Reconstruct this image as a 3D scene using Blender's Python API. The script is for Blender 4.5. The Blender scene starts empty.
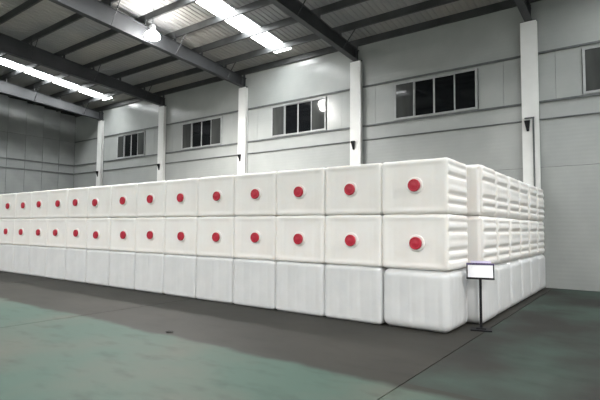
import bpy, bmesh, math, random
from mathutils import Matrix, Vector, noise

random.seed(7)
S = bpy.context.scene
COL = S.collection

# ------------------------------------------------------------------ camera, world, exposure
F_PX, YAW, PITCH, ROLL, CAM_H = 469.03, 0.63189, 0.05956, 0.00808, 1.7115
v = Vector((-math.sin(YAW) * math.cos(PITCH), math.cos(YAW) * math.cos(PITCH), math.sin(PITCH)))
r0 = Vector((math.cos(YAW), math.sin(YAW), 0))
u0 = r0.cross(v)
r = r0 * math.cos(ROLL) + u0 * math.sin(ROLL)
u = -r0 * math.sin(ROLL) + u0 * math.cos(ROLL)
cam_data = bpy.data.cameras.new('camera')
cam_data.sensor_fit = 'HORIZONTAL'
cam_data.sensor_width = 36.0
cam_data.lens = F_PX / 600 * 36.0
cam_data.clip_start = 0.05
cam_data.clip_end = 200
cam = bpy.data.objects.new('camera', cam_data)
COL.objects.link(cam)
cam.matrix_world = Matrix(((r.x, u.x, -v.x, 0), (r.y, u.y, -v.y, 0), (r.z, u.z, -v.z, CAM_H), (0, 0, 0, 1)))
S.camera = cam

world = bpy.data.worlds.new('world')
S.world = world
world.use_nodes = True
world.node_tree.nodes['Background'].inputs[0].default_value = (0.55, 0.62, 0.7, 1)
world.node_tree.nodes['Background'].inputs[1].default_value = 0.02

S.view_settings.view_transform = 'Standard'
S.view_settings.look = 'None'
S.view_settings.gamma = 1
S.view_settings.use_curve_mapping = False
S.view_settings.exposure = 1.06

SKYLIGHT_STRENGTH = 14.0
LAMP_WATTS = 2300.0
WALL_LAMP_WATTS = 1900.0
LAMP_STRENGTH = 60.0

# ------------------------------------------------------------------ measures of the hall (metres)
WALL_Y = 15.69            # back wall with the windows
FRONT_Y = -12.3           # wall behind the camera
LEFT_X, RIGHT_X = -29.6, 13.6
RIDGE_Y = 1.7
ROOF_Z, ROOF_S = 8.75, 0.10   # underside of the purlins at the back wall, slope
COLUMN_X = [-26.40, -20.52, -14.67, -8.76, -2.69, 3.3, 9.3]
def plane_z(y):
    return ROOF_Z + ROOF_S * (WALL_Y - (y if y >= RIDGE_Y else 2 * RIDGE_Y - y))

# ------------------------------------------------------------------ materials
def new_mat(name):
    m = bpy.data.materials.new(name)
    m.use_nodes = True
    nt = m.node_tree
    return m, nt, nt.nodes['Principled BSDF']

def ramp_noise(nt, scale, c0, c1, p0=0.35, p1=0.65, detail=4, stretch=(1, 1, 1), coord='Object'):
    tc = nt.nodes.new('ShaderNodeTexCoord')
    mp = nt.nodes.new('ShaderNodeMapping')
    mp.inputs['Scale'].default_value = stretch
    nz = nt.nodes.new('ShaderNodeTexNoise')
    nz.inputs['Scale'].default_value = scale
    nz.inputs['Detail'].default_value = detail
    cr = nt.nodes.new('ShaderNodeValToRGB')
    cr.color_ramp.elements[0].position = p0
    cr.color_ramp.elements[1].position = p1
    cr.color_ramp.elements[0].color = (*c0, 1)
    cr.color_ramp.elements[1].color = (*c1, 1)
    nt.links.new(tc.outputs[coord], mp.inputs['Vector'])
    nt.links.new(mp.outputs['Vector'], nz.inputs['Vector'])
    nt.links.new(nz.outputs['Fac'], cr.inputs['Fac'])
    return cr, nz, mp

def noisy(name, c0, c1, scale=2.0, rough=0.5, bump=0.0, metal=0.0, spec=0.5, stretch=(1, 1, 1), p0=.35, p1=.65, bump_scale=None):
    m, nt, b = new_mat(name)
    cr, nz, mp = ramp_noise(nt, scale, c0, c1, p0, p1, stretch=stretch)
    nt.links.new(cr.outputs['Color'], b.inputs['Base Color'])
    b.inputs['Roughness'].default_value = rough
    b.inputs['Metallic'].default_value = metal
    b.inputs['Specular IOR Level'].default_value = spec
    if bump:
        n2 = nz
        if bump_scale:
            n2 = nt.nodes.new('ShaderNodeTexNoise')
            n2.inputs['Scale'].default_value = bump_scale
            nt.links.new(mp.outputs['Vector'], n2.inputs['Vector'])
        bp = nt.nodes.new('ShaderNodeBump')
        bp.inputs['Strength'].default_value = bump
        bp.inputs['Distance'].default_value = 0.02
        nt.links.new(n2.outputs['Fac'], bp.inputs['Height'])
        nt.links.new(bp.outputs['Normal'], b.inputs['Normal'])
    return m

def plastic(name, c0, c1):
    m = noisy(name, c0, c1, scale=1.6, rough=0.45, bump=0.15, spec=0.35, bump_scale=5.0)
    b = m.node_tree.nodes['Principled BSDF']
    b.inputs['Subsurface Weight'].default_value = 0.6
    b.inputs['Subsurface Radius'].default_value = (0.14, 0.13, 0.12)
    return m

def emitter(name, color, strength):
    m, nt, b = new_mat(name)
    b.inputs['Base Color'].default_value = (*color, 1)
    cr, nz, mp = ramp_noise(nt, 3.0, tuple(c * .93 for c in color), color)
    nt.links.new(cr.outputs['Color'], b.inputs['Emission Color'])
    b.inputs['Emission Strength'].default_value = strength
    b.inputs['Roughness'].default_value = 0.4
    return m

def ribbed_wall(name, c0, c1, axis, pitch=0.12):
    """painted sheet wall panel with fine lengthwise ribs and slight gloss"""
    m, nt, b = new_mat(name)
    cr, nz, mp = ramp_noise(nt, 0.7, c0, c1)
    nt.links.new(cr.outputs['Color'], b.inputs['Base Color'])
    b.inputs['Roughness'].default_value = 0.22
    tc = nt.nodes.new('ShaderNodeTexCoord')
    wv = nt.nodes.new('ShaderNodeTexWave')
    wv.wave_type = 'BANDS'
    wv.bands_direction = axis
    wv.inputs['Scale'].default_value = 0.314 / pitch
    wv.inputs['Distortion'].default_value = 0.0
    nt.links.new(tc.outputs['Object'], wv.inputs['Vector'])
    bp = nt.nodes.new('ShaderNodeBump')
    bp.inputs['Strength'].default_value = 0.10
    bp.inputs['Distance'].default_value = 0.01
    nt.links.new(wv.outputs['Fac'], bp.inputs['Height'])
    nt.links.new(bp.outputs['Normal'], b.inputs['Normal'])
    return m

def floor_mat(name, base, blotch, dirt, blotch_lo, blotch_hi):
    m, nt, b = new_mat(name)
    cr, nz, mp = ramp_noise(nt, 0.55, base, blotch, blotch_lo, blotch_hi, detail=6, coord='Object')
    cr2, nz2, mp2 = ramp_noise(nt, 1.6, (1, 1, 1), dirt, 0.52, 0.75, detail=8, stretch=(1, 2.2, 1))
    mx = nt.nodes.new('ShaderNodeMix')
    mx.data_type = 'RGBA'
    mx.blend_type = 'MULTIPLY'
    mx.inputs[0].default_value = 1.0
    nt.links.new(cr.outputs['Color'], mx.inputs[6])
    nt.links.new(cr2.outputs['Color'], mx.inputs[7])
    nt.links.new(mx.outputs[2], b.inputs['Base Color'])
    b.inputs['Roughness'].default_value = 0.62
    b.inputs['Specular IOR Level'].default_value = 0.16
    bp = nt.nodes.new('ShaderNodeBump')
    bp.inputs['Strength'].default_value = 0.08
    bp.inputs['Distance'].default_value = 0.01
    nt.links.new(nz2.outputs['Fac'], bp.inputs['Height'])
    nt.links.new(bp.outputs['Normal'], b.inputs['Normal'])
    return m

M = {}
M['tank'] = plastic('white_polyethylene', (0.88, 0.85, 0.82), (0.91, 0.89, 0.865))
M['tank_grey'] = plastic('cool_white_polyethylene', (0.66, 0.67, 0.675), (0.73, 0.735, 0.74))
M['red'] = noisy('red_cap_plastic', (0.44, 0.010, 0.032), (0.52, 0.014, 0.042), 8, 0.45)
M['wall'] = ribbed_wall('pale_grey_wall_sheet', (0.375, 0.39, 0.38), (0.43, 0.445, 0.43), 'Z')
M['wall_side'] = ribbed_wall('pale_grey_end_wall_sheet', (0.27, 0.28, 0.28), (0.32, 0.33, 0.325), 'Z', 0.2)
M['joint'] = noisy('dark_joint_strip', (0.10, 0.11, 0.11), (0.15, 0.155, 0.155), 3, 0.6)
M['column'] = noisy('white_painted_steel', (0.82, 0.82, 0.80), (0.88, 0.88, 0.86), 1.5, 0.45)
M['steel'] = noisy('grey_painted_steel', (0.034, 0.036, 0.039), (0.05, 0.052, 0.056), 1.2, 0.5)
M['purlin'] = noisy('dark_galvanised_purlin', (0.035, 0.037, 0.038), (0.055, 0.057, 0.058), 1.5, 0.5)
M['roof'], nt, bsdf = new_mat('grey_roof_sheet')
cr, nz, mp = ramp_noise(nt, 0.35, (0.29, 0.295, 0.30), (0.41, 0.385, 0.345), 0.38, 0.72, detail=5)
geo = nt.nodes.new('ShaderNodeNewGeometry')
nt.links.new(geo.outputs['Position'], mp.inputs['Vector'])
nt.links.new(cr.outputs['Color'], bsdf.inputs['Base Color'])
bsdf.inputs['Roughness'].default_value = 0.5
M['frame'] = noisy('pale_aluminium_frame', (0.38, 0.39, 0.39), (0.45, 0.46, 0.46), 4, 0.35)
M['glass'] = noisy('dark_window_glass', (0.006, 0.007, 0.008), (0.010, 0.011, 0.012), 1, 0.06)
M['glass_grey'] = noisy('grey_window_glass', (0.045, 0.048, 0.047), (0.075, 0.078, 0.075), 2, 0.05, stretch=(1, 1, .2))
M['skylight'] = emitter('daylit_translucent_sheet', (0.97, 1.0, 1.0), SKYLIGHT_STRENGTH)
M['lamp_glow'] = emitter('lit_lamp_lens', (1.0, 0.98, 0.95), LAMP_STRENGTH)
M['lamp_metal'] = noisy('brushed_aluminium', (0.45, 0.45, 0.46), (0.55, 0.55, 0.56), 6, 0.35, metal=0.8)
M['black'] = noisy('black_powder_coat', (0.008, 0.008, 0.010), (0.014, 0.014, 0.016), 6, 0.6, spec=0.2)
M['paper'] = noisy('white_card', (0.86, 0.86, 0.90), (0.92, 0.92, 0.95), 5, 0.4)
M['violet'] = noisy('dark_violet_strip', (0.03, 0.018, 0.08), (0.05, 0.03, 0.11), 5, 0.4)
M['lilac'] = noisy('pale_lilac_card', (0.58, 0.52, 0.72), (0.68, 0.62, 0.80), 5, 0.45)
M['green'] = floor_mat('green_floor_paint', (0.060, 0.097, 0.080), (0.090, 0.097, 0.081), (0.70, 0.68, 0.66), 0.42, 0.66)
nt = M['green'].node_tree
bsdf = nt.nodes['Principled BSDF']
paint = bsdf.inputs['Base Color'].links[0].from_socket
geo = nt.nodes.new('ShaderNodeNewGeometry')
sep = nt.nodes.new('ShaderNodeSeparateXYZ')
nz_e = nt.nodes.new('ShaderNodeTexNoise')
nz_e.inputs['Scale'].default_value = 1.3
nz_e.inputs['Detail'].default_value = 6
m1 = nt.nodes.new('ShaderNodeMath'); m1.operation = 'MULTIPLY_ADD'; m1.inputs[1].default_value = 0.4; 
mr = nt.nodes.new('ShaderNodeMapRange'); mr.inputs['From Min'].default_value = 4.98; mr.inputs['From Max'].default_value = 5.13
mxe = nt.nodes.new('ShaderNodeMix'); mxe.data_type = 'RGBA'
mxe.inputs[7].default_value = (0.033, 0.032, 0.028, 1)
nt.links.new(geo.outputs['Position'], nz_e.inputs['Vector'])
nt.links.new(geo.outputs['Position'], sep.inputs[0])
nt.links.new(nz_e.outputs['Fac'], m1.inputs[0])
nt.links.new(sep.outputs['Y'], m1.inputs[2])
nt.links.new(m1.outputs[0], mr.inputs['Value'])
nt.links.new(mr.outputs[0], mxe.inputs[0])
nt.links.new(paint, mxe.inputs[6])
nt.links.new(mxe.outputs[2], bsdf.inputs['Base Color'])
M['grey_floor'] = floor_mat('grey_lane_floor', (0.030, 0.029, 0.0255), (0.040, 0.038, 0.033), (0.78, 0.78, 0.78), 0.4, 0.7)  # darker grey tone of the lane along the tanks
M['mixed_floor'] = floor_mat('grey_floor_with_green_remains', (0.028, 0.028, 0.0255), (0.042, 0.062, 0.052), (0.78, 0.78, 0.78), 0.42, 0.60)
M['sub'] = noisy('dark_joint_filler', (0.02, 0.02, 0.02), (0.03, 0.03, 0.03), 3, 0.9)
M['scrap'] = noisy('dark_scrap', (0.012, 0.012, 0.012), (0.03, 0.028, 0.025), 20, 0.8)

# ------------------------------------------------------------------ mesh helpers
def add_box(bm, x0, x1, y0, y1, z0, z1):
    vs = [bm.verts.new(c) for c in ((x0, y0, z0), (x1, y0, z0), (x1, y1, z0), (x0, y1, z0),
                                    (x0, y0, z1), (x1, y0, z1), (x1, y1, z1), (x0, y1, z1))]
    for f in ((0, 3, 2, 1), (4, 5, 6, 7), (0, 1, 5, 4), (1, 2, 6, 5), (2, 3, 7, 6), (3, 0, 4, 7)):
        bm.faces.new([vs[i] for i in f])

def add_hexa(bm, c):
    vs = [bm.verts.new(p) for p in c]
    for f in ((0, 3, 2, 1), (4, 5, 6, 7), (0, 1, 5, 4), (1, 2, 6, 5), (2, 3, 7, 6), (3, 0, 4, 7)):
        bm.faces.new([vs[i] for i in f])

def add_tube(bm, a, b, rad, n=12):
    a, b = Vector(a), Vector(b)
    d = (b - a).normalized()
    s = d.orthogonal().normalized()
    t = d.cross(s)
    ra = [bm.verts.new(a + (s * math.cos(k * 2 * math.pi / n) + t * math.sin(k * 2 * math.pi / n)) * rad) for k in range(n)]
    rb = [bm.verts.new(b + (s * math.cos(k * 2 * math.pi / n) + t * math.sin(k * 2 * math.pi / n)) * rad) for k in range(n)]
    for k in range(n):
        bm.faces.new((ra[k], ra[(k + 1) % n], rb[(k + 1) % n], rb[k]))
    bm.faces.new(list(reversed(ra)))
    bm.faces.new(rb)

def add_lathe(bm, prof, n=32, axis='Z', knurl=None):
    """prof: (radius, height) from bottom to top, closed with caps"""
    rings = []
    for i, (rad, h) in enumerate(prof):
        ring = []
        for k in range(n):
            a = 2 * math.pi * k / n
            rr = rad * (knurl(k) if knurl and i in (1, 2) else 1)
            if axis == 'Z':
                ring.append(bm.verts.new((rr * math.cos(a), rr * math.sin(a), h)))
            else:            # towards -y
                ring.append(bm.verts.new((rr * math.cos(a), -h, rr * math.sin(a))))
        rings.append(ring)
    for a, b in zip(rings, rings[1:]):
        for k in range(n):
            bm.faces.new((a[k], a[(k + 1) % n], b[(k + 1) % n], b[k]))
    bm.faces.new(list(reversed(rings[0])))
    bm.faces.new(rings[-1])

def finish(name, bm, mat, parent=None, smooth=False, bevel=0.0, loc=None, angle=35):
    bmesh.ops.recalc_face_normals(bm, faces=bm.faces)
    if bevel:
        bmesh.ops.bevel(bm, geom=list(bm.edges), offset=bevel, segments=2, affect='EDGES', profile=0.6)
    me = bpy.data.meshes.new(name)
    bm.to_mesh(me)
    bm.free()
    me.materials.append(mat)
    if smooth:
        for p in me.polygons:
            p.use_smooth = True
        if angle:
            try:
                me.set_sharp_from_angle(angle=math.radians(angle))
            except Exception:
                pass
    return place(name, me, parent, loc)

def place(name, me, parent=None, loc=None):
    o = bpy.data.objects.new(name, me)
    COL.objects.link(o)
    if parent:
        o.parent = parent
    if loc:
        o.location = loc
    return o

def box(name, x0, x1, y0, y1, z0, z1, mat, parent=None, bevel=0.0):
    cx, cy, cz = (x0 + x1) / 2, (y0 + y1) / 2, (z0 + z1) / 2
    bm = bmesh.new()
    add_box(bm, x0 - cx, x1 - cx, y0 - cy, y1 - cy, z0 - cz, z1 - cz)
    return finish(name, bm, mat, parent, bevel=bevel, loc=(cx, cy, cz) if parent is None else
                  (cx - parent.location.x, cy - parent.location.y, cz - parent.location.z))

def empty(name, loc=(0, 0, 0), rz=0.0):
    o = bpy.data.objects.new(name, None)
    COL.objects.link(o)
    o.location = loc
    o.rotation_euler = (0, 0, rz)
    o.empty_display_size = 0.1
    return o

def tag(o, label=None, cat=None, group=None, kind=None):
    if label:
        o['label'] = label
    if cat:
        o['category'] = cat
    if group:
        o['group'] = group
    if kind:
        o['kind'] = kind
    return o

ORD = ['first', 'second', 'third', 'fourth', 'fifth', 'sixth', 'seventh', 'eighth', 'ninth', 'tenth',
       'eleventh', 'twelfth', 'thirteenth', 'fourteenth', 'fifteenth', 'sixteenth']

# ------------------------------------------------------------------ floor: sub-base and slabs split by joints
floor = tag(box('floor', LEFT_X, RIGHT_X, FRONT_Y, WALL_Y + .3, -0.25, -0.05, M['sub']),
            'concrete hall floor in green paint with a grey lane along the tanks', 'floor', kind='structure')
jx = [LEFT_X, -21.9, -15.35, -8.76, -2.2, 4.36, 10.9, RIGHT_X]
jy = [FRONT_Y, -8.2, -1.6, 5.0, WALL_Y + .3]
GAP = 0.008
for a, b in zip(jx, jx[1:]):
    for c, d in zip(jy, jy[1:]):
        lane = c == 5.0
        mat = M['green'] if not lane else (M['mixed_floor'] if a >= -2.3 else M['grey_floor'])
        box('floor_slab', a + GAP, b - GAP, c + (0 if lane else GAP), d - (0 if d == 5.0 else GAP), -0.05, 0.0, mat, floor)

# ------------------------------------------------------------------ back wall: panels around the windows
GIRT_TOP, GIRT_LOW, PIPE_Z = 7.12, 5.60, 5.06
TH = 0.10
wall_back = tag(empty('wall_back', (0, WALL_Y, 0)), 'pale grey sheet metal back wall with a row of windows', 'wall', kind='structure')
edges = [LEFT_X] + COLUMN_X + [RIGHT_X]
WIN = [(-24.78, -22.12), (-19.02, -16.14), (-13.05, -10.2), (-7.22, -4.28), (-1.3, 1.6), (4.8, 7.7)]
WIN_Z0, WIN_Z1 = 5.66, 7.02
J = 0.006
for k, (a, b) in enumerate(zip(edges, edges[1:])):
    w = [q for q in WIN if a < q[0] < b]
    y0, y1 = WALL_Y, WALL_Y + TH
    box('wall_panel', a + J, b - J, y0, y1, GIRT_TOP + J, 9.1, M['wall'], wall_back)
    if w:
        x0, x1 = w[0]
        for p0, p1 in ((a, x0 - 0.02), (x1 + 0.02, b)):
            mid = (p0 + p1) / 2
            box('wall_panel', p0 + J, mid - J / 2, y0, y1, GIRT_LOW + J, GIRT_TOP - J, M['wall'], wall_back)
            box('wall_panel', mid + J / 2, p1, y0, y1, GIRT_LOW + J, GIRT_TOP - J, M['wall'], wall_back)
        box('wall_panel', x0 - 0.02, x1 + 0.02, y0, y1, WIN_Z1, GIRT_TOP - J, M['wall'], wall_back)
        box('wall_panel', x0 - 0.02, x1 + 0.02, y0, y1, GIRT_LOW + J, WIN_Z0, M['wall'], wall_back)
    else:
        box('wall_panel', a + J, b - J, y0, y1, GIRT_LOW + J, GIRT_TOP - J, M['wall'], wall_back)
    box('wall_panel', a + J, b - J, y0, y1, 3.6 + J, GIRT_LOW - J, M['wall'], wall_back)
    box('wall_panel', a + J, b - J, y0, y1, 0.0, 3.6 - J, M['wall'], wall_back)
    for z in (GIRT_TOP, GIRT_LOW):
        box('wall_girt', a + .02, b - .02, WALL_Y - 0.05, WALL_Y - 0.001, z - 0.03, z + 0.03, M['joint'], wall_back)
box('wall_lining', LEFT_X, RIGHT_X, WALL_Y + TH + .12, WALL_Y + TH + .16, 0, 9.1, M['sub'], wall_back)

wn = 0
wlabel = ['leftmost window of the back wall, four narrow dark panes', 'second window from the left on the back wall, mirroring a skylight',
          'third window from the left on the back wall, between two white columns', 'window with four sashes nearest the right column, dark middle panes',
          'back wall window right of the last column in view', 'rightmost back wall window out beyond the tanks']
for (x0, x1), lab in zip(WIN, wlabel):
    wn += 1
    wo = tag(empty('window_%d' % wn, ((x0 + x1) / 2, WALL_Y, WIN_Z0)), lab, 'window', kind='structure')
    hw, h = (x1 - x0) / 2, WIN_Z1 - WIN_Z0
    fw = 0.036
    bm = bmesh.new()
    add_box(bm, -hw, hw, -0.05, 0.06, 0, fw)
    add_box(bm, -hw, hw, -0.05, 0.06, h - fw, h)
    add_box(bm, -hw, -hw + fw, -0.05, 0.06, fw, h - fw)
    add_box(bm, hw - fw, hw, -0.05, 0.06, fw, h - fw)
    finish('window_frame', bm, M['frame'], wo)
    pw = (2 * hw - 2 * fw) / 4
    for i in range(4):
        a = -hw + fw + i * pw
        outer = i in (0, 3)
        yy = -0.03 if outer else 0.012
        sb = 0.03
        bm = bmesh.new()
        add_box(bm, a, a + sb, yy - .015, yy + .02, fw, h - fw)
        add_box(bm, a + pw - sb, a + pw, yy - .015, yy + .02, fw, h - fw)
        add_box(bm, a + sb, a + pw - sb, yy - .015, yy + .02, fw, fw + sb)
        add_box(bm, a + sb, a + pw - sb, yy - .015, yy + .02, h - fw - sb, h - fw)
        sash = finish('sash', bm, M['frame'], wo)
        bm = bmesh.new()
        add_box(bm, a + sb, a + pw - sb, yy, yy + .006, fw + sb, h - fw - sb)
        finish('pane', bm, M['glass_grey'] if (i == 0 or (i == 3 and wn != 4)) else M['glass'], sash)

# end walls and the wall behind the viewer
wall_left = tag(empty('wall_left', (LEFT_X, 0, 0)), 'grey panelled end wall at the far left', 'wall', kind='structure')
ys = [FRONT_Y + i * (WALL_Y - FRONT_Y) / 28 for i in range(29)]
for a, b in zip(ys, ys[1:]):
    zt = min(plane_z(a), plane_z(b)) + .1
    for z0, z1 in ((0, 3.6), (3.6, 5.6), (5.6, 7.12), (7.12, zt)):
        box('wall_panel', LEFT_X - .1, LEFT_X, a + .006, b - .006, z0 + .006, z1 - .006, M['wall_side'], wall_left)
for z in (GIRT_LOW, PIPE_Z):
    box('wall_girt', LEFT_X + .001, LEFT_X + .05, FRONT_Y, WALL_Y - .06, z - .03, z + .03, M['joint'], wall_left)
def gable(name, x0, x1, label):
    bm = bmesh.new()
    pts = [(FRONT_Y, 0), (WALL_Y, 0), (WALL_Y, plane_z(WALL_Y) + .2), (RIDGE_Y, plane_z(RIDGE_Y) + .2), (FRONT_Y, plane_z(FRONT_Y) + .2)]
    A = [bm.verts.new((x0, y, z)) for y, z in pts]
    B = [bm.verts.new((x1, y, z)) for y, z in pts]
    bm.faces.new(A)
    bm.faces.new(list(reversed(B)))
    for i in range(5):
        bm.faces.new((A[i], A[(i + 1) % 5], B[(i + 1) % 5], B[i]))
    tag(finish(name, bm, M['wall_side']), label, 'wall', kind='structure')
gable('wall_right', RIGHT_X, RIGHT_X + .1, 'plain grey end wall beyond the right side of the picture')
bmw = bmesh.new()
add_box(bmw, LEFT_X, RIGHT_X, FRONT_Y - .1, FRONT_Y, 0, 9.0)
tag(finish('wall_front', bmw, M['wall_side']), 'plain grey wall behind the viewer', 'wall', kind='structure')
# outer skin behind the left end wall keeps the hall closed
bmw = bmesh.new()
add_box(bmw, LEFT_X - .16, LEFT_X - .11, FRONT_Y, WALL_Y, 0, 10.4)
finish('wall_lining', bmw, M['sub'], wall_left, loc=(-LEFT_X, 0, 0))

# ------------------------------------------------------------------ roof: corrugated sheets, skylight sheets, purlins
ceiling = tag(empty('ceiling', (0, 0, 0)), 'grey corrugated sheet roof on dark purlins with white skylight strips', 'ceiling', kind='structure')
PUR_H = 0.25
def sheet_mesh(y0, y1, w, flat_t=0.0):
    """corrugated sheet, ribs along y, lying on the purlins"""
    bm = bmesh.new()
    prof = []
    n = 4
    p = w / n
    for i in range(n):
        s = i * p
        prof += [(s, 0.0), (s + p * .60, 0.0), (s + p * .70, 0.022), (s + p * .90, 0.022)]
    prof.append((w, 0.0))
    z0, z1 = plane_z(y0) + PUR_H, plane_z(y1) + PUR_H
    lo = [[bm.verts.new((x, y, z + q)) for x, q in prof] for y, z in ((y0, z0), (y1, z1))]
    hi = [[bm.verts.new((x, y, z + q + .012)) for x, q in prof] for y, z in ((y0, z0), (y1, z1))]
    m = len(prof)
    for i in range(m - 1):
        bm.faces.new((lo[0][i], lo[0][i + 1], lo[1][i + 1], lo[1][i]))
        bm.faces.new((hi[0][i], hi[1][i], hi[1][i + 1], hi[0][i + 1]))
    for i in range(m - 1):
        bm.faces.new((lo[0][i], hi[0][i], hi[0][i + 1], lo[0][i + 1]))
        bm.faces.new((lo[1][i], lo[1][i + 1], hi[1][i + 1], hi[1][i]))
    bm.faces.new((lo[0][0], lo[1][0], hi[1][0], hi[0][0]))
    bm.faces.new((lo[0][-1], hi[0][-1], hi[1][-1], lo[1][-1]))
    bmesh.ops.recalc_face_normals(bm, faces=bm.faces)
    return bm
PITCH_X = 0.86
SKY_X = [-25.23, -12.33, 0.57]
SKY_Y1 = 15.02
SKY_Y0 = 4.4
def shared(name, bm, mat):
    me = bpy.data.meshes.new(name)
    bm.to_mesh(me)
    bm.free()
    me.materials.append(mat)
    return me
far_y = 2 * RIDGE_Y - WALL_Y - .35
me_full = shared('roof_sheet', sheet_mesh(RIDGE_Y, WALL_Y + .35, PITCH_X), M['roof'])
me_low = shared('roof_sheet_short', sheet_mesh(SKY_Y1, WALL_Y + .35, PITCH_X), M['roof'])
me_up = shared('roof_sheet_upper', sheet_mesh(RIDGE_Y, SKY_Y0, PITCH_X), M['roof'])
me_sky = shared('skylight_sheet', sheet_mesh(SKY_Y0, SKY_Y1, PITCH_X), M['skylight'])
me_far = shared('roof_sheet_far', sheet_mesh(far_y, RIDGE_Y, PITCH_X), M['roof'])
me_far_low = shared('roof_sheet_far_short', sheet_mesh(far_y, 2 * RIDGE_Y - SKY_Y1, PITCH_X), M['roof'])
me_far_up = shared('roof_sheet_far_upper', sheet_mesh(2 * RIDGE_Y - SKY_Y0, RIDGE_Y, PITCH_X), M['roof'])
me_far_sky = shared('skylight_sheet_far', sheet_mesh(2 * RIDGE_Y - SKY_Y1, 2 * RIDGE_Y - SKY_Y0, PITCH_X), M['skylight'])
x = -12.33 - 20 * PITCH_X
while x < RIGHT_X + .1:
    on = lambda shift: any(abs(x - s - shift * PITCH_X) < .05 for s in SKY_X)
    pieces = [('roof_sheet', me_low), ('roof_sheet', me_up), ('skylight_sheet', me_sky)] if on(0) else [('roof_sheet', me_full)]
    pieces += [('roof_sheet', me_far_low), ('roof_sheet', me_far_up), ('skylight_sheet', me_far_sky)] if on(7) else [('roof_sheet', me_far)]
    for nm, me in pieces:
        o = place(nm, me, ceiling, (x, 0, 0))
        if nm == 'skylight_sheet':
            o['label'] = 'glowing white skylight strip'
    x += PITCH_X

def purlin_mesh():
    bm = bmesh.new()
    L0, L1 = LEFT_X + .02, RIGHT_X - .02
    add_box(bm, L0, L1, -0.004, 0.004, 0, PUR_H)
    add_box(bm, L0, L1, 0.004, 0.075, 0, 0.008)
    add_box(bm, L0, L1, 0.004, 0.075, PUR_H - .008, PUR_H)
    add_box(bm, L0, L1, 0.067, 0.075, 0.008, 0.03)
    bmesh.ops.recalc_face_normals(bm, faces=bm.faces)
    return bm
me_pur = shared('purlin', purlin_mesh(), M['purlin'])
py = 14.40
PUR_Y = [15.6]
while py > RIDGE_Y + .3:
    PUR_Y.append(py)
    py -= 1.39
for q in PUR_Y + [2 * RIDGE_Y - a for a in PUR_Y]:
    o = place('purlin', me_pur, ceiling, (0, q, plane_z(q)))

# rafters: tapered I beams, one over each column line
clab = {-26.40: 'above the leftmost column', -20.52: 'above the second column from the left', -14.67: 'above the middle column, behind the lamp',
        -8.76: 'above the column between the two largest windows', -2.69: 'above the rightmost column in view',
        3.3: 'directly over the viewer, right of the picture', 9.3: 'near the right end wall'}
def rafter_bottom(y):
    yy = y if y >= RIDGE_Y else 2 * RIDGE_Y - y
    return 8.14 + 0.067 * (WALL_Y - yy)
def prism_yz(bm, x0, x1, pts):
    A = [bm.verts.new((x0, y, z)) for y, z in pts]
    B = [bm.verts.new((x1, y, z)) for y, z in pts]
    n = len(pts)
    bm.faces.new(A)
    bm.faces.new(list(reversed(B)))
    for i in range(n):
        bm.faces.new((A[i], A[(i + 1) % n], B[(i + 1) % n], B[i]))
bm = bmesh.new()
add_box(bm, -.05, .05, -.014, -.005, -.168, .16)
add_box(bm, -.05, .05, -.005, .05, -.168, -.158)
add_box(bm, -.004, .004, -.005, .06, -.158, -.002)
bmesh.ops.recalc_face_normals(bm, faces=bm.faces)
me_cleat = shared('purlin_cleat', bm, M['steel'])
for cx in COLUMN_X:
    ro = tag(empty('roof_rafter', (cx, WALL_Y, 8.14)), 'grey tapered steel roof beam ' + clab[cx], 'roof beam', 'tapered steel roof beams')
    ya, yb = WALL_Y - .002, 2 * RIDGE_Y - WALL_Y + .02
    T = lambda y: plane_z(y) - .17
    def sec(f0, f1):
        return [(y - WALL_Y, z - 8.14) for y, z in ((ya, f0(ya)), (RIDGE_Y, f0(RIDGE_Y)), (yb, f0(yb)), (yb, f1(yb)), (RIDGE_Y, f1(RIDGE_Y)), (ya, f1(ya)))]
    bm = bmesh.new(); prism_yz(bm, -.006, .006, sec(lambda y: rafter_bottom(y) + .014, lambda y: T(y) - .014)); finish('web', bm, M['steel'], ro)
    bm = bmesh.new(); prism_yz(bm, -.11, .11, sec(rafter_bottom, lambda y: rafter_bottom(y) + .014)); finish('bottom_flange', bm, M['steel'], ro)
    bm = bmesh.new(); prism_yz(bm, -.07, .07, sec(lambda y: T(y) - .014, T)); finish('top_flange', bm, M['steel'], ro)
    bm = bmesh.new(); prism_yz(bm, -.10, .10, [(y - WALL_Y, z - 8.14) for y, z in ((15.40, rafter_bottom(15.4) + .014), (15.42, rafter_bottom(15.4) + .014), (15.42, T(15.42) - .014), (15.40, T(15.42) - .014))]); finish('end_plate', bm, M['steel'], ro)
    for q in PUR_Y + [2 * RIDGE_Y - a for a in PUR_Y]:
        place('purlin_cleat', me_cleat, ro, (0, q - WALL_Y, plane_z(q) - 8.14))
    for q in PUR_Y[1:8:2]:
        bm = bmesh.new()
        z0, z1 = rafter_bottom(q) + .02, plane_z(q) - .01
        add_tube(bm, (0.10, q - WALL_Y, z0 - 8.14), (0.62, q - WALL_Y, z1 - 8.14), 0.02, 6)
        finish('flange_brace', bm, M['steel'], ro)

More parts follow.
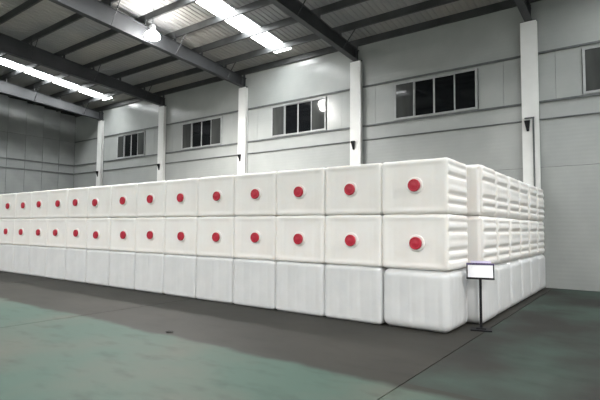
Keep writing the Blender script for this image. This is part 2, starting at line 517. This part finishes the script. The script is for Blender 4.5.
# columns: white H sections standing against the back wall
cl2 = {-26.40: 'leftmost white steel column on the back wall', -20.52: 'white steel column on the back wall, second from the left',
       -14.67: 'white steel column in the middle of the back wall', -8.76: 'white steel column between the two largest windows',
       -2.69: 'wide white steel column at the right, conduit running down it',
       3.3: 'white steel column on the back wall beyond the right side', 9.3: 'white steel column nearest the right end wall'}
for cx in COLUMN_X:
    co = tag(empty('steel_column', (cx, WALL_Y, 0)), cl2[cx], 'column', 'white columns along the back wall')
    bm = bmesh.new(); add_box(bm, -.23, .23, -.20, -.185, 0, 8.12); finish('front_flange', bm, M['column'], co)
    bm = bmesh.new(); add_box(bm, -.23, .23, -.068, -.053, 0, 8.12); finish('back_flange', bm, M['column'], co)
    bm = bmesh.new(); add_box(bm, -.008, .008, -.185, -.068, 0, 8.12); finish('web', bm, M['column'], co)
    bm = bmesh.new(); add_box(bm, -.23, .23, -.20, -.053, 8.122, 8.138); finish('cap_plate', bm, M['steel'], co)
    bm = bmesh.new()        # dark wedge bracket under the pipe
    A = [(-.16, -.205, PIPE_Z - .03), (.0, -.205, PIPE_Z - .03), (-.03, -.205, PIPE_Z - .36), (-.10, -.205, PIPE_Z - .36)]
    Bk = [(p[0], -.285 if p[2] > PIPE_Z - .1 else -.215, p[2]) for p in A]
    add_hexa(bm, [A[3], A[2], Bk[2], Bk[3], A[0], A[1], Bk[1], Bk[0]])
    o = finish('bracket', bm, M['black'], co)
    o['label'] = 'small dark wedge bracket'

# long pipe along the back wall, with a drop at the right column
pipe = tag(empty('wall_pipe', (LEFT_X, WALL_Y, PIPE_Z)), 'thin grey pipe running level along the back wall below the windows', 'pipe')
bm = bmesh.new(); add_tube(bm, (.06, -.026, 0), (RIGHT_X - LEFT_X - .06, -.026, 0), .024, 8); finish('pipe_run', bm, M['joint'], pipe, smooth=True)
cond = tag(empty('conduit', (-2.60, WALL_Y - .23, 0)), 'dark conduit running down the front of the right column', 'conduit')
bm = bmesh.new(); add_tube(bm, (0, 0, .0), (0, 0, PIPE_Z + .02), .026, 10); finish('pipe_drop', bm, M['joint'], cond, smooth=True)
bm = bmesh.new(); add_tube(bm, (-.24, 0, PIPE_Z + .045), (.03, 0, PIPE_Z + .045), .026, 10); finish('elbow', bm, M['joint'], cond, smooth=True)

# ------------------------------------------------------------------ high-bay lamps
def make_lamp(loc, label, watts=LAMP_WATTS):
    x, y, z = loc
    root = tag(empty('high_bay_lamp', (x, y, z)), label, 'lamp', 'high bay lamps')
    bm = bmesh.new(); add_lathe(bm, [(.10, .10), (.13, .16), (.12, .30), (.05, .34)], 24); finish('housing', bm, M['lamp_metal'], root, smooth=True)
    bm = bmesh.new(); add_lathe(bm, [(.16, -.19), (.24, -.15), (.265, -.08), (.23, 0.02), (.14, .10), (.11, .115)], 32)
    finish('glowing_shade', bm, M['lamp_glow'], root, smooth=True)
    bm = bmesh.new(); add_lathe(bm, [(.262, -.10), (.272, -.098), (.272, -.07), (.262, -.068)], 32); finish('rim', bm, M['lamp_glow'], root, smooth=True)
    bm = bmesh.new(); add_tube(bm, (0, 0, .33), (0, 0, plane_z(y) + PUR_H - z), .012, 8); finish('hanger', bm, M['steel'], root)
    ld = bpy.data.lights.new('lamp_light', 'SPOT')
    ld.energy = watts
    ld.spot_size = math.radians(165)
    ld.spot_blend = 0.6
    ld.shadow_soft_size = 0.2
    ld.color = (1.0, 0.97, 0.93)
    lo = bpy.data.objects.new('lamp_light', ld)
    COL.objects.link(lo)
    lo.parent = root
    lo.location = (0, 0, -.25)
    return root
make_lamp((-14.0, 10.1, 8.6), 'glowing round high bay lamp hanging near the middle roof beam', WALL_LAMP_WATTS)
for lx, ly, lab in [(-20.0, -6.5, 'added unseen high bay lamp over the open floor at the far left'),  # out-of-view lamps over the open floor, added to light the tank fronts
                    (-8.0, -6.5, 'added unseen high bay lamp over the open floor facing the tanks'),
                    (4.0, -6.5, 'added unseen high bay lamp over the open floor behind the viewer'),
                    (8.5, 5.0, 'added unseen high bay lamp to the right of the tank stack')]:  # out-of-view lamp added to brighten the right side of the tanks
    make_lamp((lx, ly, 8.6), lab, LAMP_WATTS * (1.4 if lx < -15 else 1.0))

# ------------------------------------------------------------------ tanks
TW, TD, TH2, TH1 = 1.2175, 1.07, 0.944, 1.019
def tank_mesh(name, sx, sy, sz, rad, mat, lying, seed, n=36, plan=0.0, ribs=True):
    hx, hy, hz = sx / 2, sy / 2, sz / 2
    bm = bmesh.new()
    cache = {}
    rnd = random.Random(seed)
    off = Vector((rnd.uniform(0, 50), rnd.uniform(0, 50), rnd.uniform(0, 50)))
    grooves = [(0.40, .05, .055), (-0.28, .05, .055), (-0.62, .045, .05), (0.74, .02, .05), (.06, .008, .05)]
    def groove(t, c, w):
        d = abs(t - c) / w
        return (0.5 + 0.5 * math.cos(math.pi * d)) if d < 1 else 0.0
    def vert(ix, iy, iz):
        key = (ix, iy, iz)
        if key in cache:
            return cache[key]
        t = Vector((ix / n * 2 - 1, iy / n * 2 - 1, iz / n * 2 - 1))
        p = Vector((t.x * hx, t.y * hy, t.z * hz))
        inner = Vector((max(-hx + rad, min(hx - rad, p.x)), max(-hy + rad, min(hy - rad, p.y)), max(-hz + rad, min(hz - rad, p.z))))
        d = p - inner
        nrm = d.normalized() if d.length > 1e-6 else Vector((0, 0, 1))
        q = inner + nrm * rad
        disp = 0.0
        fade = lambda s: max(0.0, min(1.0, (1 - abs(s)) / .12))
        if lying:
            # ribbed flanks (and crown / underside), grooves running front to back
            if ribs and nrm.x > .35:
                wgt = min(1, (abs(nrm.x) - .35) / .4) * max(0, min(1, (1 - abs(t.y) - plan * .7) / .12))
                for c, dep, w in grooves:
                    disp -= dep * wgt * groove(t.z, c, w * 2.0)
            if abs(nrm.y) > .8:
                for c in (-.62, -.2, .24, .62):
                    disp -= 0.007 * groove(t.x, c, .05) * fade(t.z) * fade(t.x)
                disp += -0.012 * fade(t.z * 1.15) * fade(t.x * 1.15)
        else:
            if abs(nrm.z) < .6:
                s = t.x if abs(nrm.y) > abs(nrm.x) else t.y
                for c in (-.78, -.42, -.05, .3, .7):
                    disp -= 0.011 * groove(s, c, .06) * fade(t.z * 1.1)
        if plan and abs(nrm.x) > .3:
            disp -= plan * .35 * (max(0, abs(t.y) - .62) / .38) ** 2
        disp += (noise.noise(q * 2.3 + off) - .2) * (0.010 if plan or abs(nrm.x) < .6 else 0.002)
        q = q + nrm * min(disp, 0.0)
        if nrm.z < -.95:
            q.z = -hz
        vv = bm.verts.new(q)
        cache[key] = vv
        return vv
    for a in range(n):
        for b in range(n):
            for s in (0, n):
                for axis in range(3):
                    quad = []
                    for da, db in ((0, 0), (1, 0), (1, 1), (0, 1)):
                        i3 = [0, 0, 0]
                        i3[axis] = s
                        i3[(axis + 1) % 3] = a + da
                        i3[(axis + 2) % 3] = b + db
                        quad.append(vert(*i3))
                    bm.faces.new(quad)
    bmesh.ops.recalc_face_normals(bm, faces=bm.faces)
    me = bpy.data.meshes.new(name)
    bm.to_mesh(me)
    bm.free()
    me.materials.append(mat)
    for p in me.polygons:
        p.use_smooth = True
    return me
LY = [tank_mesh('lying_tank_shell', TW, TD, TH2, .055, M['tank'], True, s, ribs=False) for s in (1, 2, 3)]
LC = [tank_mesh('corner_tank_shell', TW, TD, TH2, .06, M['tank'], True, s) for s in (10, 11)]
LS = [tank_mesh('side_tank_shell', TW, TD, TH2, .10, M['tank'], True, s, plan=.18) for s in (7, 8, 9)]
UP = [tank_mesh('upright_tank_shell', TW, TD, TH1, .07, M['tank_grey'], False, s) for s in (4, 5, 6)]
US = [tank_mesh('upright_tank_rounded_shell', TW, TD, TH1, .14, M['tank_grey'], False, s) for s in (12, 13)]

bm = bmesh.new()
add_lathe(bm, [(.145, -.03), (.145, .012), (.135, .02), (.12, .02)], 32, axis='Y')
me_collar = shared('neck_collar', bm, M['tank'])
bm = bmesh.new()
add_lathe(bm, [(.104, .0), (.108, .006), (.108, .040), (.100, .048), (.085, .048), (.08, .042), (.03, .042), (.02, .046)], 48, axis='Y',
          knurl=lambda k: 1.0 if k % 2 else 0.965)
me_cap = shared('screw_cap', bm, M['red'])
for me in (me_collar, me_cap):
    for p in me.polygons:
        p.use_smooth = True
    try:
        me.set_sharp_from_angle(angle=math.radians(35))
    except Exception:
        pass

TANK_D, CORNER_X, PITCH_T = 7.637, -2.570, 1.21907
Z1, Z2 = 1.02, 1.965
CAP_TOP = [-3.18, -4.45, -5.64, -6.81, -7.99, -9.28, -10.49, -11.73, -13.14, -14.25]
CAP_MID = [-3.16, -4.43, -5.63, -6.80, -7.99, -9.22, -10.45, -11.66, -13.02, -14.14]
NCOL = 15
def tank(loc, me, label, group, cap=None, rz=0.0):
    root = tag(empty('storage_tank', loc, rz), label, 'tank', group)
    h = TH1 if me in UP + US else TH2
    place('shell', me, root, (0, 0, h / 2))
    if cap is not None:
        c = place('neck_collar', me_collar, root, (cap[0], -TD / 2 + .012, cap[1]))
        k = place('screw_cap', me_cap, root, (cap[0], -TD / 2 - .008, cap[1]))
        k['label'] = 'round red screw cap'
    return root
rn = random.Random(11)
for i in range(NCOL):
    cx = CORNER_X - (i + .5) * PITCH_T
    cy = TANK_D + TD / 2
    where = 'first column at the near corner' if i == 0 else ORD[i] + ' column from the near corner'
    j = lambda: rn.uniform(-.006, .006)
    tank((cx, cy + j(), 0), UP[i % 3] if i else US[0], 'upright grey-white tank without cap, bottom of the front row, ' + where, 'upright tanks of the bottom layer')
    for z, caps, nm in ((Z1, CAP_MID, 'middle'), (Z2, CAP_TOP, 'top')):
        dx = (caps[i] - cx) if i < len(caps) else rn.uniform(-.06, .06)
        dx = max(-.36, min(.36, dx + .025))
        dz = {('top', 0): .02, ('middle', 0): -.025, ('top', 7): -.01, ('top', 8): -.02, ('middle', 7): -.02, ('middle', 8): -.03}.get((nm, i), 0.0) + rn.uniform(-.006, .006)
        x = cx
        tank((x, cy + j(), z), LY[(i + (nm == 'top')) % 3] if i else LC[nm == 'top'],
             'white tank with red cap, %s layer, %s' % (nm, where), 'capped tanks of the front row', (dx, TH2 / 2 + dz))
SIDE_X = -2.32
for k in range(1, 7):
    cy = TANK_D + 1.125 + (k - 1) * 1.10 + TD / 2
    cx = SIDE_X - TW / 2 + rn.uniform(-.015, .015)
    where = '%s row back along the right side' % ORD[k]
    tank((cx, cy, 0), US[k % 2], 'upright grey-white tank, bottom layer, ' + where, 'upright tanks of the right side')
    tank((cx + rn.uniform(-.012, .012), cy, Z1), LS[k % 3], 'ribbed white tank, middle layer, ' + where, 'ribbed tanks of the right side')
    tank((cx + rn.uniform(-.012, .012), cy, Z2), LS[(k + 1) % 3], 'ribbed white tank, top layer, ' + where, 'ribbed tanks of the right side')

# ------------------------------------------------------------------ sign stand by the near corner
sg = tag(empty('sign_stand', (-2.28, 8.36, 0), math.radians(16)), 'black floor stand holding a white sign card beside the tank corner', 'sign stand')
bm = bmesh.new(); add_box(bm, -.17, .17, -.12, .12, 0, .025); add_box(bm, -.08, .08, -.06, .06, .027, .045); finish('base', bm, M['black'], sg, bevel=.003)
bm = bmesh.new(); add_tube(bm, (0, 0, .045), (0, 0, .88), .022, 14); finish('pole', bm, M['black'], sg, smooth=True)
HW, B0, BH, TILT = .205, .885, .215, math.radians(-14)
def board(name, boxes, mat, label=None):
    bm = bmesh.new()
    for q in boxes:
        add_box(bm, *q)
    o = finish(name, bm, mat, sg, loc=(0, -.005, B0))
    o.rotation_euler = (TILT, 0, 0)
    if label:
        o['label'] = label
board('sign_frame', [(-HW - .02, HW + .02, -.03, 0, -.03, 0), (-HW - .018, -HW, -.03, 0, 0, BH), (HW, HW + .018, -.03, 0, 0, BH),
                     (-HW, HW, -.006, 0, 0, BH)], M['black'])
board('top_bar', [(-HW - .02, HW + .02, -.032, 0, BH, BH + .034)], M['violet'], 'dark violet bar along the top of the sign')
board('sign_card', [(-HW + .002, HW - .002, -.026, -.008, .002, BH - .002)], M['paper'], 'blank white card')
board('header_card', [(-HW + .05, HW - .03, -.014, -.008, BH + .035, BH + .075)], M['lilac'], 'pale lilac strip above the sign')

# small dark scrap on the floor
bm = bmesh.new()
bmesh.ops.create_icosphere(bm, subdivisions=3, radius=1.0)
for vv in bm.verts:
    k = 1 + .35 * noise.noise(vv.co * 2.1)
    vv.co = Vector((vv.co.x * .075 * k, vv.co.y * .05 * k, max(-.012, vv.co.z * .022 * k)))
tag(finish('floor_scrap', bm, M['scrap'], smooth=True, loc=(-6.26, 5.0, .012)), 'small dark scrap lying on the floor at the green paint edge', 'scrap')
